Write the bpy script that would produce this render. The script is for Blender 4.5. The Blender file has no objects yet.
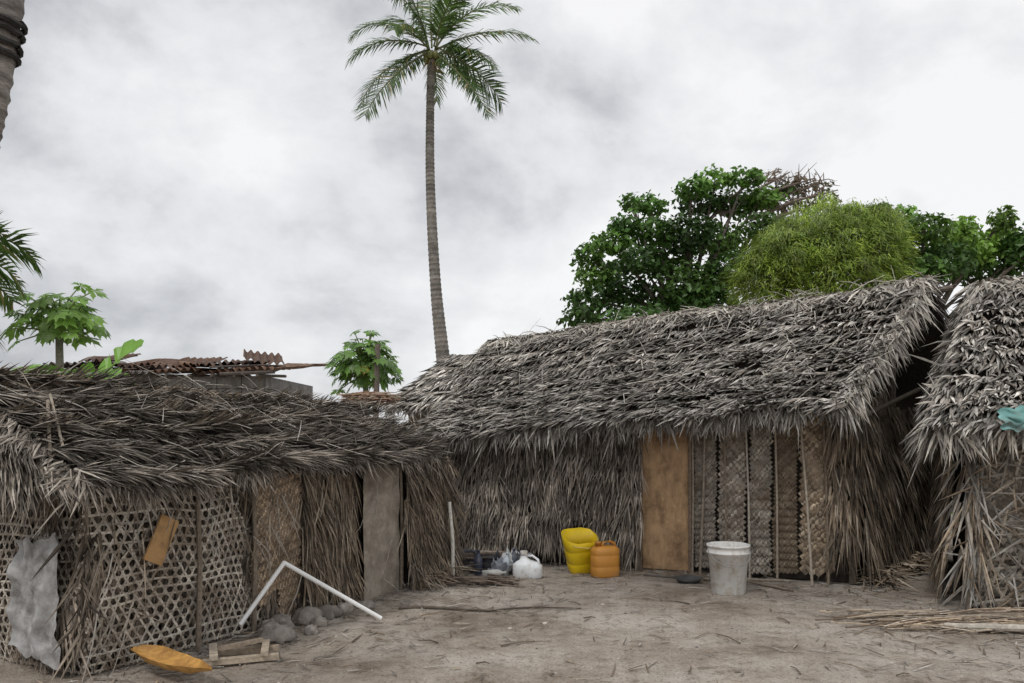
import bpy, math, random
from mathutils import Vector, Matrix, noise
random.seed(7)
R=random.random
def U(a,b): return a+(b-a)*random.random()
def V(x,y,z=0.0): return Vector((x,y,z))
scene=bpy.context.scene
UP=V(0,0,1)

# ---------------------------------------------------------------- materials
def mat(name,rough=0.85,nscale=12,namt=0.35,bump=0.3,base=None,dirt=None,dscale=3,dthr=0.55,spec=0.3,stretch=(1,1,1),bdist=0.02,trans=0):
    m=bpy.data.materials.new(name); m.use_nodes=True
    nt=m.node_tree; N=nt.nodes; L=nt.links
    b=N['Principled BSDF']; b.inputs['Roughness'].default_value=rough
    b.inputs['Specular IOR Level'].default_value=spec
    tc=N.new('ShaderNodeTexCoord'); mp=N.new('ShaderNodeMapping'); mp.inputs['Scale'].default_value=stretch
    L.new(tc.outputs['Object'],mp.inputs['Vector'])
    if base is None:
        a=N.new('ShaderNodeAttribute'); a.attribute_name='Col'; src=a.outputs['Color']
    else:
        rgb=N.new('ShaderNodeRGB'); rgb.outputs[0].default_value=(*base,1); src=rgb.outputs[0]
    n=N.new('ShaderNodeTexNoise'); n.inputs['Scale'].default_value=nscale; n.inputs['Detail'].default_value=6; n.inputs['Roughness'].default_value=0.65
    L.new(mp.outputs['Vector'],n.inputs['Vector'])
    mr=N.new('ShaderNodeMapRange'); mr.inputs['From Min'].default_value=0.3; mr.inputs['From Max'].default_value=0.7
    mr.inputs['To Min'].default_value=1-namt; mr.inputs['To Max'].default_value=1+namt
    L.new(n.outputs['Fac'],mr.inputs['Value'])
    mx=N.new('ShaderNodeVectorMath'); mx.operation='SCALE'
    L.new(src,mx.inputs[0]); L.new(mr.outputs['Result'],mx.inputs['Scale'])
    out=mx.outputs['Vector']
    if dirt:
        n2=N.new('ShaderNodeTexNoise'); n2.inputs['Scale'].default_value=dscale; n2.inputs['Detail'].default_value=8; n2.inputs['Roughness'].default_value=0.7
        L.new(tc.outputs['Object'],n2.inputs['Vector'])
        m2=N.new('ShaderNodeMapRange'); m2.inputs['From Min'].default_value=dthr-0.08; m2.inputs['From Max'].default_value=dthr+0.12
        L.new(n2.outputs['Fac'],m2.inputs['Value'])
        mix=N.new('ShaderNodeMix'); mix.data_type='RGBA'
        L.new(m2.outputs['Result'],mix.inputs['Factor']); L.new(out,mix.inputs[6]); mix.inputs[7].default_value=(*dirt,1)
        out=mix.outputs[2]
    L.new(out,b.inputs['Base Color'])
    bp=N.new('ShaderNodeBump'); bp.inputs['Strength'].default_value=bump; bp.inputs['Distance'].default_value=bdist
    L.new(n.outputs['Fac'],bp.inputs['Height']); L.new(bp.outputs['Normal'],b.inputs['Normal'])
    if trans>0:
        t=N.new('ShaderNodeBsdfTranslucent'); L.new(out,t.inputs['Color'])
        ms=N.new('ShaderNodeMixShader'); ms.inputs[0].default_value=trans
        L.new(b.outputs[0],ms.inputs[1]); L.new(t.outputs[0],ms.inputs[2])
        L.new(ms.outputs[0],N['Material Output'].inputs['Surface'])
    return m
M_thatch=mat('dry_palm_leaf',0.8,25,0.35,0.3)
M_weave=mat('woven_palm',0.75,9,0.38,0.4,dirt=(0.13,0.09,0.06),dscale=3.5,dthr=0.58)
M_green=mat('green_leaf',0.45,6,0.25,0.1,spec=0.45,trans=0.35)
M_bark=mat('bark',0.9,14,0.45,0.8,stretch=(1,1,4),dirt=(0.3,0.29,0.27),dscale=6,dthr=0.58)
M_stick=mat('dry_stick',0.85,30,0.35,0.5)
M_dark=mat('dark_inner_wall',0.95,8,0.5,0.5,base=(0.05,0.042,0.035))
M_mud=mat('mud_wall',0.95,9,0.3,0.8,base=(0.33,0.29,0.24),dirt=(0.17,0.135,0.105),dscale=3,dthr=.53)
M_door=mat('wood_door',0.85,6,0.28,0.35,dirt=(0.17,0.10,0.055),dscale=3.5,dthr=0.55,stretch=(3,3,1.0))
M_board=mat('scrap_wood',0.85,6,0.28,0.35,dirt=(0.2,0.12,0.06),dscale=6,dthr=0.6)
M_plastic=mat('worn_plastic',0.45,5,0.12,0.1,dirt=(0.33,0.27,0.2),dscale=7,dthr=0.66,spec=0.5)
M_white=mat('dirty_white_plastic',0.5,6,0.1,0.1,dirt=(0.42,0.36,0.28),dscale=9,dthr=0.58,spec=0.45)
M_pipe=mat('white_painted_pipe',0.5,8,0.06,0.1,base=(0.86,0.86,0.85),dirt=(0.55,0.5,0.44),dscale=12,dthr=.66)
M_rust=mat('rusty_sheet',0.8,6,0.5,0.3,dirt=(0.12,0.06,0.035),dscale=4,dthr=0.5)
M_block=mat('concrete_block',0.9,10,0.3,0.5,base=(0.27,0.26,0.25),dirt=(0.12,0.11,0.1),dscale=3,dthr=0.55)
M_stone=mat('stone',0.9,12,0.4,0.8,bdist=0.03,dirt=(.17,.14,.11),dscale=9,dthr=.56)
M_cloth=mat('cloth',0.8,9,0.3,0.5,dirt=(0.17,0.16,0.15),dscale=6,dthr=.53)
M_metal=mat('dull_metal',0.5,12,0.4,0.3)

# ---------------------------------------------------------------- mesh builder
class MB:
    def __init__(s): s.v=[];s.f=[];s.c=[]
    def add(s,vs,fs,col,cols=None):
        o=len(s.v); s.v.extend([tuple(p) for p in vs]); s.f.extend([tuple(i+o for i in f) for f in fs])
        if cols: s.c.extend(cols)
        else: s.c.extend([col]*len(vs))
    def obj(s,name,m,parent=None,smooth=False):
        me=bpy.data.meshes.new(name); me.from_pydata(s.v,[],s.f)
        at=me.color_attributes.new('Col','FLOAT_COLOR','POINT')
        fl=[]
        for c in s.c: fl.extend((c[0],c[1],c[2],1.0))
        at.data.foreach_set('color',fl)
        if smooth: me.polygons.foreach_set('use_smooth',[True]*len(me.polygons))
        me.materials.append(m); me.update()
        o=bpy.data.objects.new(name,me); scene.collection.objects.link(o)
        if parent: o.parent=parent
        return o
def empty(name):
    e=bpy.data.objects.new(name,None); scene.collection.objects.link(e); return e
def mul(c,k): return (c[0]*k,c[1]*k,c[2]*k)
def lerp(a,b,t): return a+(b-a)*t

def leaf(mb,p,d,n,L,w,col,lift0=0.0,lift1=0.03,fold=0.25,twist=0.0,curl=0.0):
    s=d.cross(n)
    if s.length<1e-5: s=V(1,0,0)
    s.normalize()
    if twist: s=(s*math.cos(twist)+n*math.sin(twist))
    h=w*0.5
    a=p+n*lift0; b=p+d*(L*0.55)+n*(lift0*0.4+lift1*0.6); t=p+d*L+n*lift1 - UP*curl*L
    fn=n*(w*fold)
    mb.add([a-s*h*0.8,a+fn,a+s*h*0.8,b-s*h,b+fn,b+s*h,t],[(0,1,4,3),(1,2,5,4),(3,4,6),(4,5,6)],col)
def tube(mb,pts,rad,col,n=8,cols=None,cap=True):
    vs=[];fs=[];cc=[]
    k=len(pts)
    ref=V(1,0.2,0.1)
    for i,p in enumerate(pts):
        t=(pts[min(i+1,k-1)]-pts[max(i-1,0)]).normalized()
        a=t.cross(ref)
        if a.length<0.1: a=t.cross(V(0,1,0.3))
        a.normalize(); b=t.cross(a)
        r=rad[i] if isinstance(rad,(list,tuple)) else rad
        for j in range(n):
            an=2*math.pi*j/n
            vs.append(p+(a*math.cos(an)+b*math.sin(an))*r); cc.append(cols[i] if cols else col)
    for i in range(k-1):
        for j in range(n):
            j2=(j+1)%n
            fs.append((i*n+j,i*n+j2,(i+1)*n+j2,(i+1)*n+j))
    if cap:
        fs.append(tuple(range(n))[::-1]); fs.append(tuple((k-1)*n+j for j in range(n)))
    mb.add(vs,fs,col,cc)
def box(mb,c,sx,sy,sz,col,rot=0,tilt=None):
    Mx=Matrix.Rotation(rot,3,'Z')
    if tilt: Mx=Mx@tilt
    b=[];xs=(-sx/2,sx/2);ys=(-sy/2,sy/2);zs=(-sz/2,sz/2)
    for z in zs:
        for y in ys:
            for x in xs: b.append(c+Mx@V(x,y,z))
    mb.add(b,[(0,2,3,1),(4,5,7,6),(0,1,5,4),(1,3,7,5),(3,2,6,7),(2,0,4,6)],col)
def lathe(mb,prof,col,n=36,M=Matrix.Identity(4),cols=None):
    vs=[];fs=[];cc=[]
    for i,(r,z) in enumerate(prof):
        for j in range(n):
            a=2*math.pi*j/n
            vs.append(M@V(r*math.cos(a),r*math.sin(a),z)); cc.append(cols[i] if cols else col)
    for i in range(len(prof)-1):
        for j in range(n):
            j2=(j+1)%n
            fs.append((i*n+j,i*n+j2,(i+1)*n+j2,(i+1)*n+j))
    mb.add(vs,fs,col,cc)
def nz(x,y=0,z=0): return noise.noise(V(x,y,z))

# ---------------------------------------------------------------- thatch
def bil(a,b,c,d,sag=0.05,seed=0.0):
    def P(u,v):
        p=a.lerp(b,u).lerp(d.lerp(c,u),v)
        k=sag*math.sin(math.pi*max(0,min(1,v)))
        return p-UP*k+UP*(0.06*nz(u*5+seed,v*2,seed)+0.02*nz(u*25+seed,v*4))
    return P
GREYS=[(0.33,0.305,0.275),(0.40,0.375,0.34),(0.25,0.225,0.195),(0.48,0.455,0.415),(0.19,0.165,0.14)]
def thatch(mb,P,rows,spacing,L,w,pal,width,bright=1.0,thick=0.06,ang=0.28,vr=(0,1),rowjit=0.5,bundle=0.35,hang=0.0):
    dn=0.02
    for r in range(rows):
        v=vr[0]+(vr[1]-vr[0])*(r+0.6)/rows
        n_=int(width/spacing)
        bb={}
        off=R()
        rowb=U(0.88,1.12)
        for i in range(n_):
            u=(i+R())/n_
            bid=int(u*width/bundle+off)
            if bid not in bb: bb[bid]=(U(-0.18,0.18),U(0.62,1.3),U(-0.6,0.6)*rowjit/rows,U(-0.02,0.05),U(.8,1.25))
            ba,bbr,bv,bl,bL=bb[bid]
            vv=v+bv+U(-0.3,0.3)*rowjit/rows
            p=P(u,vv); pd=P(u,vv-dn); pu=P(min(u+0.01,1.01),vv)
            d=(pd-p).normalized(); s=(pu-p).normalized(); n=s.cross(-d)
            n.normalize()
            a=ba+random.gauss(0,ang*0.6)
            d=(d*math.cos(a)+s*math.sin(a)).normalized()
            c=mul(random.choice(pal),bright*bbr*rowb*U(0.5,1.4))
            if R()<0.17: c=mul(c,0.33)
            leaf(mb,p,d,n,L*bL*U(0.55,1.2),w*U(0.6,1.25),c,lift0=thick*0.25+U(0,0.01),lift1=thick*U(0.5,1.5)+bl+0.01,fold=U(0.15,0.5),twist=U(-0.45,0.45),curl=hang*U(0,1))
def fringe(mb,pts,outv,n,L,w,pal,bright=1.0,down=0.6,jit=0.3,lift=0.0,back=0.1):
    segs=[(pts[i+1]-pts[i]).length for i in range(len(pts)-1)]; tot=sum(segs)
    sd=U(0,99)
    for k in range(n):
        T=R()*tot;t=T;i=0
        while t>segs[i] and i<len(segs)-1: t-=segs[i]; i+=1
        p=pts[i].lerp(pts[i+1],t/segs[i])
        al=(pts[i+1]-pts[i]).normalized()
        d=(outv*(1-down)+V(0,0,-1)*(down+U(-0.2,0.2))+al*(random.gauss(0,jit)+.3*nz(T*4,sd))).normalized()
        nn=al.cross(d)
        if nn.length<0.1: nn=outv.copy()
        nn.normalize()
        if nn.dot(outv+UP*0.5)<0: nn=-nn
        c=mul(random.choice(pal),bright*U(0.4,1.4))
        LL=L*U(0.4,1.15)*(1+.6*nz(T*3.1,sd,3)+.45*nz(T*9,sd))
        if R()<.03: LL*=1.7
        leaf(mb,p-outv*U(0,back)+UP*U(0,lift),d,nn,LL,w*U(0.5,1.2),c,0.0,U(-0.03,0.05),U(0.1,0.4),U(-0.6,0.6),U(0,0.15))
def straws(mb,P,n,pal,L=0.5,bright=1.0,off=0.09,r=0.004):
    for k in range(n):
        u=R();v=R();p=P(u,v)
        q=P(u+0.01,v); s=(q-p).normalized(); dd=(P(u,v-0.02)-p).normalized(); nn=s.cross(-dd).normalized()
        a=U(0,math.pi*2); d=s*math.cos(a)+dd*math.sin(a)
        l=L*U(0.3,1); p0=p+nn*(off+U(0,0.03)); p1=p0+d*l+nn*U(-0.03,0.05)
        tube(mb,[p0,(p0+p1)/2+nn*U(-0.02,0.02),p1],[r,r*0.8,r*0.4],mul(random.choice(pal),bright*U(0.7,1.5)),n=4,cap=False)
def quad(mb,pts,col): mb.add(pts,[tuple(range(len(pts)))],col)
def shell(mb,P,col,nu=24,nv=8,down=0.015):
    vs=[];fs=[]
    for j in range(nv+1):
        for i in range(nu+1): vs.append(P(i/nu,j/nv)-UP*down)
    for j in range(nv):
        for i in range(nu):
            a=j*(nu+1)+i; fs.append((a,a+1,a+nu+2,a+nu+1))
    mb.add(vs,fs,col)

# ---------------------------------------------------------------- weaves
def frame(O,X,n,bow=0.0,W=1,H=1,warp=0.012):
    X=X.normalized()
    def F(x,y,o):
        k=bow*math.sin(math.pi*max(0,min(1,x/W)))*math.sin(math.pi*max(0.0,min(1,y/H)))+warp*nz(x*4,y*4,O.x)+warp*nz(x*1.5,y*1.5,O.y)*2
        return O+X*(x+warp*2.2*nz(x*2.5,y*2.5,O.x+5))+UP*(y+warp*2.2*nz(x*2.5,y*2.5,O.x+9)*min(1,y*4))+n*(o+k)
    return F
def strips(mb,F,W,H,ang,sp,w,step,amp,col,phase,clip=None,jit=0.1,shift=0.5,bright=(0.7,1.25),holes=0.0):
    a=Vector((math.cos(ang),math.sin(ang))); b=Vector((-a.y,a.x))
    Rr=math.hypot(W,H); K=int(Rr/sp)+2; T=int(Rr/step)+2
    for i in range(-K,K+1):
        c=mul(random.choice(col),U(*bright)); cur=[]
        io=U(-jit,jit)*sp
        def flush(cur):
            if len(cur)<2: return
            vs=[];fs=[]
            for (x,y,o) in cur:
                vs.append(F(x-b.x*w/2,y-b.y*w/2,o)); vs.append(F(x,y,o+w*0.12)); vs.append(F(x+b.x*w/2,y+b.y*w/2,o))
            for k in range(len(cur)-1):
                q=3*k; fs.append((q,q+1,q+4,q+3)); fs.append((q+1,q+2,q+5,q+4))
            mb.add(vs,fs,c,[mul(c,U(0.8,1.2)) for _ in vs])
        for j in range(-T,T+1):
            t=j*step; x=a.x*t+b.x*((i+shift)*sp+io); y=a.y*t+b.y*((i+shift)*sp+io)
            ok=0<=x<=W and 0<=y<=H
            if ok and clip: ok=clip(x,y)
            if ok and holes and R()<holes: ok=False
            if ok: cur.append((x,y,phase(i,j)*amp))
            else:
                flush(cur); cur=[]
        flush(cur)
def twill(mb,F,W,H,cell,col,angle=math.pi/4,clip=None,holes=0.0,k2=0.62):
    strips(mb,F,W,H,angle,cell,cell*0.9,cell,0.006,col,lambda i,j: 1 if (i+j)%4<2 else -1,clip,0.08,holes=holes)
    strips(mb,F,W,H,angle-math.pi/2,cell,cell*0.9,cell,0.006,[mul(c,k2) for c in col],lambda i,j: 1 if (i-j)%4<2 else -1,clip,0.08,holes=holes)
def kagome(mb,F,W,H,d,w,col,clip=None,holes=0.006,rot=0.0):
    for q in range(3):
        strips(mb,F,W,H,rot+q*math.pi/3,d,w,d/math.sqrt(3),0.003,col,lambda i,j,q=q: 1 if j%2==0 else -1,clip,0.1,shift=0.5,bright=(0.65,1.3),holes=holes)

# ================================================================ GROUND
def gh(x,y):
    near=max(0,1-max(0,abs(x)-9)/10)*max(0,1-max(0,y-14)/10)
    h=0.035*nz(x*0.5,y*0.5)+0.018*nz(x*1.6,y*1.6,4)+0.011*nz(x*5,y*5,9)+0.006*nz(x*12,y*12,2)
    return h*near
def axis(lo,hi,st,ext):
    a=[]; x=lo
    while x<=hi: a.append(x); x+=st
    g=st; x=lo; L=[]
    while x>-ext: g*=1.3; x-=g; L.append(x)
    g=st; x=a[-1]; H=[]
    while x<ext: g*=1.3; x+=g; H.append(x)
    return L[::-1]+a+H
xs=axis(-5,7,0.045,600); ys=axis(2.5,12,0.045,600)
g=MB()
nx=len(xs)
g.v=[(x,y,gh(x,y)) for y in ys for x in xs]
g.f=[(j*nx+i,j*nx+i+1,(j+1)*nx+i+1,(j+1)*nx+i) for j in range(len(ys)-1) for i in range(nx-1)]
g.c=[(0.4,0.35,0.3)]*len(g.v)
mg=bpy.data.materials.new('sandy_dirt'); mg.use_nodes=True
nt=mg.node_tree;N=nt.nodes;Lk=nt.links;b=N['Principled BSDF'];b.inputs['Roughness'].default_value=0.95;b.inputs['Specular IOR Level'].default_value=0.15
tc=N.new('ShaderNodeTexCoord')
def nn_(scale,det=8,ro=0.6):
    n=N.new('ShaderNodeTexNoise'); n.inputs['Scale'].default_value=scale;n.inputs['Detail'].default_value=det;n.inputs['Roughness'].default_value=ro
    Lk.new(tc.outputs['Object'],n.inputs['Vector']); return n
def ramp(src,stops):
    r=N.new('ShaderNodeValToRGB'); r.color_ramp.elements[0].position=stops[0][0]; r.color_ramp.elements[0].color=(*stops[0][1],1)
    r.color_ramp.elements[1].position=stops[-1][0]; r.color_ramp.elements[1].color=(*stops[-1][1],1)
    for p,c in stops[1:-1]:
        e=r.color_ramp.elements.new(p); e.color=(*c,1)
    Lk.new(src,r.inputs['Fac']); return r
n1=nn_(0.9,8,0.68); n2=nn_(7,9,0.8); n3=nn_(55,4,0.7)
r1=ramp(n1.outputs['Fac'],[(0.36,(0.27,0.22,0.175)),(0.47,(0.41,0.355,0.30)),(0.60,(0.55,0.50,0.44))])
r2=ramp(n2.outputs['Fac'],[(0.33,(0.42,0.38,0.34)),(0.47,(0.92,0.91,0.9)),(0.7,(1.12,1.12,1.12))])
r3=ramp(n3.outputs['Fac'],[(0.33,(0.45,0.41,0.37)),(0.45,(1,1,1)),(0.75,(1.18,1.18,1.18))])
m1=N.new('ShaderNodeMix');m1.data_type='RGBA';m1.blend_type='MULTIPLY';m1.inputs[0].default_value=1
Lk.new(r1.outputs[0],m1.inputs[6]);Lk.new(r2.outputs[0],m1.inputs[7])
m2=N.new('ShaderNodeMix');m2.data_type='RGBA';m2.blend_type='MULTIPLY';m2.inputs[0].default_value=1
Lk.new(m1.outputs[2],m2.inputs[6]);Lk.new(r3.outputs[0],m2.inputs[7]);Lk.new(m2.outputs[2],b.inputs['Base Color'])
ad=N.new('ShaderNodeMath');ad.operation='MULTIPLY_ADD';Lk.new(n3.outputs['Fac'],ad.inputs[0]);ad.inputs[1].default_value=0.35;Lk.new(n2.outputs['Fac'],ad.inputs[2])
bp=N.new('ShaderNodeBump');bp.inputs['Strength'].default_value=0.9;bp.inputs['Distance'].default_value=0.04
Lk.new(ad.outputs[0],bp.inputs['Height']);Lk.new(bp.outputs['Normal'],b.inputs['Normal'])
g.obj('ground',mg,smooth=True)

# ================================================================ CENTRE HUT
hut=empty('thatched_hut')
W1=V(-1.1,9.67);W2=V(3.31,7.84);gv=V(1.71,2.0);W3=W2+gv;W4=W1+gv
dirc=(W2-W1).normalized(); nout=V(-0.383,-0.9236)
EL=V(-1.10,9.32,1.43);ER=V(3.12,7.44,1.72);RR=V(4.52,8.66,3.08);RL=V(-.33,10.69,2.60)
BL=V(.46,12.03,1.4);BR=V(6.0,9.9,1.6)
Pf=bil(EL,ER,RR,RL,0.09,1.3)
Pb=bil(BR,BL,RL,RR,0.09,5.3)
Ph=bil(BL,EL,RL,RL+V(0.02,0.02,0),0.03,2.2)
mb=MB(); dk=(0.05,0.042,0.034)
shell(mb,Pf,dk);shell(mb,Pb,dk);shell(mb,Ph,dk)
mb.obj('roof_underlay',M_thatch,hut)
mb=MB()
thatch(mb,Pf,17,0.0105,0.24,0.026,GREYS,4.7,bright=1.08,thick=0.09,ang=0.34,vr=(-0.02,1.0),rowjit=.4)
thatch(mb,Pb,9,0.03,0.36,0.04,GREYS,5.0)
thatch(mb,Ph,9,0.03,0.33,0.035,GREYS,2.4)
fringe(mb,[Pf(i/12,0.02) for i in range(13)],nout,1900,0.26,0.022,GREYS,0.92,0.66,0.3,0.05)
rp=[Pf(i/20,1.0)+UP*0.05 for i in range(21)]
LIGHT=[(0.46,0.43,0.38),(0.55,0.515,0.455),(0.38,0.345,0.30)]
for side in (nout,-nout):
    fringe(mb,rp,side,1100,0.32,0.026,LIGHT,0.95,0.42,0.5,0.05,back=0.05)
rk=[Pf(1.0,t/10)+UP*0.05 for t in range(11)]
fringe(mb,rk,dirc,750,0.30,0.026,LIGHT,1.0,0.72,0.3,0.05,back=0.14)
rk2=[Pb(0.0,t/10)+UP*0.05 for t in range(11)]
fringe(mb,rk2,dirc,220,0.3,0.034,GREYS,0.6,0.6,0.3,0.05,back=0.12)
rk3=[Pf(0.0,t/10)+UP*0.03 for t in range(11)]
fringe(mb,rk3,-dirc,300,0.24,0.028,GREYS,0.8,0.6,0.3,0.05,back=0.1)
mb.obj('thatch_roof',M_thatch,hut)
mb=MB()
straws(mb,Pf,260,LIGHT,0.4,1.0,0.10,0.004)
for k in range(110):
    t=R(); p=RL.lerp(RR,t)+UP*0.08; a=U(0,6.28)
    q=p+V(math.cos(a)*U(.1,.3),math.sin(a)*U(.1,.3),U(-0.03,0.08)); tube(mb,[p,(p+q)/2+UP*0.02,q],[0.006,0.005,0.002],mul(random.choice(LIGHT),U(.6,1.2)),n=4,cap=False)
tube(mb,[RL-dirc*0.1-UP*0.05,RR+dirc*0.22-UP*0.06],0.035,(0.12,0.1,0.08))
tube(mb,[V(3.35,7.7,1.62),V(4.75,9.1,2.02),V(5.9,10.0,1.7)],0.025,(0.16,0.13,0.1))
for s in (0.0,0.5,1.0):
    b0=W2.lerp(W3,s)+dirc*0.03; tube(mb,[b0,b0+UP*(1.7 if s!=0.5 else 2.9)],0.04,(0.15,0.12,0.095))
mb.obj('roof_poles',M_stick,hut)
mb=MB()
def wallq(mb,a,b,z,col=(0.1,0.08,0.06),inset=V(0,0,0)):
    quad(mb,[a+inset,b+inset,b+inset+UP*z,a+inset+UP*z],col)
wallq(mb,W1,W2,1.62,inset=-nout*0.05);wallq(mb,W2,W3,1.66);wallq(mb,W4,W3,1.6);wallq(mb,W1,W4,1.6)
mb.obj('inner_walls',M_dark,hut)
def Pw(a,b,h,out,slope=0.04,seed=0):
    def P(u,v):
        p=a.lerp(b,u)+UP*(h*v)+out*(0.05+slope*(1-v)+0.03*nz(u*7+seed,v*3,seed))
        return p
    return P
WT=[(0.24,0.205,0.17),(0.31,0.27,0.23),(0.17,0.14,0.112),(0.39,0.345,0.295)]
mb=MB()
Pwl=Pw(W1,W1.lerp(W2,0.572),1.62,nout,0.07,2)
thatch(mb,Pwl,10,0.0085,0.30,0.016,WT,2.75,bright=0.88,thick=0.065,ang=0.33,vr=(0.14,1.0))
gout=V(0.76,-0.65)
BR_T=[(0.27,0.21,0.15),(0.35,0.28,0.205),(0.20,0.15,0.105),(0.42,0.355,0.28)]
Pg=Pw(W2-V(0.02,0.02),W3,1.75,gout,0.1,5)
thatch(mb,Pg,8,0.010,0.5,0.026,BR_T,2.6,bright=0.65,thick=0.09,ang=0.38,vr=(0.2,1.0))
Pc=Pw(W1.lerp(W2,0.965),W2+V(0.08,0.0),1.75,nout,0.08,6)
thatch(mb,Pc,6,0.006,0.48,0.02,BR_T,0.27,bright=0.9,thick=0.08,ang=0.26,vr=(0.25,1.0))
fringe(mb,[W2+V(0.05,0,1.75),W2+gv*0.5+UP*1.85],gout,200,0.6,0.03,BR_T,0.8,0.85,0.2,0.1)
for k in range(260):
    t=R(); p=W2.lerp(W3,t*.6)+gout*U(.05,.4)+UP*U(.02,.16); a=U(0,6.28); d=V(math.cos(a),math.sin(a),U(-.5,.1)).normalized()
    leaf(mb,p,d,UP,U(.15,.4),.022,mul(random.choice(BR_T),U(.5,1.2)),0,.02,.3,U(-.5,.5))
mb.obj('thatch_walls',M_thatch,hut)
mb=MB()
dc=W1.lerp(W2,0.6225)+nout*0.03
vs=[];fs=[]
for j in range(25):
    for i in range(11):
        x=-.245+.49*i/10; z=.02+1.54*j/24
        vs.append(dc+dirc*(x+.012*nz(j*.4,i*.1)*(1 if i in(0,10) else 0))+UP*z+nout*(.012*nz(i*.5,j*.3,3)+.01))
for j in range(24):
    for i in range(10): a=j*11+i; fs.append((a,a+1,a+12,a+11))
mb.add(vs,fs,(0.42,0.275,0.155))
mb.obj('door',M_door,hut,smooth=True)
mb=MB()
for s in (-1,1):
    tube(mb,[dc+dirc*s*0.265+nout*0.03,dc+dirc*s*0.262+UP*1.6+nout*0.03],0.022,(0.2,0.15,0.11))
tube(mb,[dc-dirc*0.3+UP*1.59,dc+dirc*0.3+UP*1.59],0.025,(0.15,0.12,0.1))
def wp(s,o,z): return W1.lerp(W2,s)+nout*o+UP*z
for (s0,o0,s1,z1,r,c) in [(0.805,0.12,0.795,1.62,0.012,(0.46,0.41,0.35)),(0.93,0.3,0.905,1.6,0.013,(0.44,0.38,0.31)),(0.70,0.1,0.71,1.6,0.014,(0.3,0.25,0.2)),(0.755,0.1,0.75,1.6,0.01,(0.27,0.22,0.17)),(0.86,0.1,0.855,1.6,0.012,(0.38,0.32,0.25)),(0.96,0.14,0.95,1.6,0.016,(0.25,0.2,0.15)),(0.683,0.08,0.683,1.6,0.012,(0.3,0.25,0.2))]:
    tube(mb,[wp(s0,o0,0),wp((s0+s1)/2+0.002,o0*0.6+0.03,z1/2),wp(s1,0.07,z1)],[r,r*0.9,r*0.8],c,n=6)
mb.obj('door_frame_and_poles',M_stick,hut)
mb=MB()
TAN=[(0.40,0.31,0.215),(0.47,0.38,0.28),(0.32,0.24,0.165)]
GRY=[(0.37,0.325,0.27),(0.44,0.395,0.335),(0.30,0.255,0.205)]
for (s0,s1,cell,pal,an,br,kk2) in [(0.684,0.735,0.024,GRY,0.9,0.75,.7),(0.735,0.797,0.042,GRY,0.78,1.05,.62),(0.80,0.85,0.034,GRY,0.85,0.9,.6),(0.85,0.902,0.026,TAN,0.8,0.55,.7),(0.902,0.975,0.044,TAN,0.72,1.0,.6)]:
    a=W1.lerp(W2,s0)+nout*U(0.015,0.04)+UP*U(0.02,.06); wd=(s1-s0)*4.775
    F=frame(a,dirc,nout,0.02,wd,1.6,.008)
    twill(mb,F,wd,1.6,cell,[mul(c,br) for c in pal],an,holes=0.002,k2=kk2)
mb.obj('woven_mats',M_weave,hut)

# ================================================================ LEFT HUT
hl=empty('thatched_hut')
A=V(-2.6,4.85);B=V(-.75,8.1);dl=(B-A).normalized();nl=V(dl.y,-dl.x)
EL2=V(-2.42,4.50,1.17);ER2=V(-.72,7.86,1.22);RL2=V(-3.55,5.1,1.84);RR2=V(-1.70,8.50,1.70);BL2=V(-4.6,5.7,1.15);BR2=V(-2.7,9.16,1.2)
Q1=bil(EL2,ER2,RR2,RL2,-0.02,7.7);Q2=bil(BR2,BL2,RL2,RR2,0.03,8.8);Q3=bil(ER2,BR2,RR2-dl*0.02,RR2,0.02,3.1);Q4=bil(BL2,EL2,RL2,RL2-dl*0.02,0.02,6.1)
mb=MB()
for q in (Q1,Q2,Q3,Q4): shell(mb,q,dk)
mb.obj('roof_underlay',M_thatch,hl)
DG=[(0.22,0.19,0.158),(0.29,0.255,0.218),(0.155,0.13,0.105),(0.40,0.36,0.31)]
mb=MB()
thatch(mb,Q1,6,0.0046,0.24,0.0155,DG,3.9,bright=1.05,thick=0.155,ang=0.24,vr=(-0.04,1.0),rowjit=0.12,bundle=.6)
thatch(mb,Q1,13,0.012,0.2,0.015,DG,3.9,bright=.8,thick=0.05,ang=0.5,vr=(0,1.0),rowjit=0.5)
thatch(mb,Q2,6,0.03,0.34,0.035,DG,3.9)
thatch(mb,Q3,8,0.014,0.26,0.022,DG,1.6,bright=1.0,thick=0.07)
thatch(mb,Q4,8,0.008,0.28,0.018,DG,2.4,bright=1.0,thick=0.08)
fringe(mb,[Q1(i/12,0.02) for i in range(13)],nl,2100,0.18,0.015,DG,1.15,0.6,0.34,0.09)
fringe(mb,[Q4(i/6,0.02) for i in range(7)],-dl,800,0.24,0.018,DG,1.1,0.7,0.3,0.05)
fringe(mb,[Q3(i/6,0.02) for i in range(7)],dl,300,0.22,0.02,DG,1.0,0.65,0.3,0.05)
fringe(mb,[EL2,RL2],V(-0.2,-1,0.2).normalized(),400,0.2,0.018,DG,1.05,0.5,0.3,0.06)
fringe(mb,[ER2,RR2],V(0.8,0.5,0.2).normalized(),250,0.2,0.02,DG,1.05,0.5,0.3,0.06)
rp=[Q1(i/20,1.0)+UP*0.02 for i in range(21)]
for side in (nl,-nl): fringe(mb,rp,side,700,0.24,0.018,DG,0.95,0.45,0.6,0.03,back=0.05)
mb.obj('thatch_roof',M_thatch,hl)
mb=MB()
straws(mb,Q1,190,LIGHT+DG,0.4,0.85,0.15,0.003)
SB=[(0.24,0.155,0.10),(0.31,0.215,0.145),(0.35,0.29,0.23)]
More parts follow.
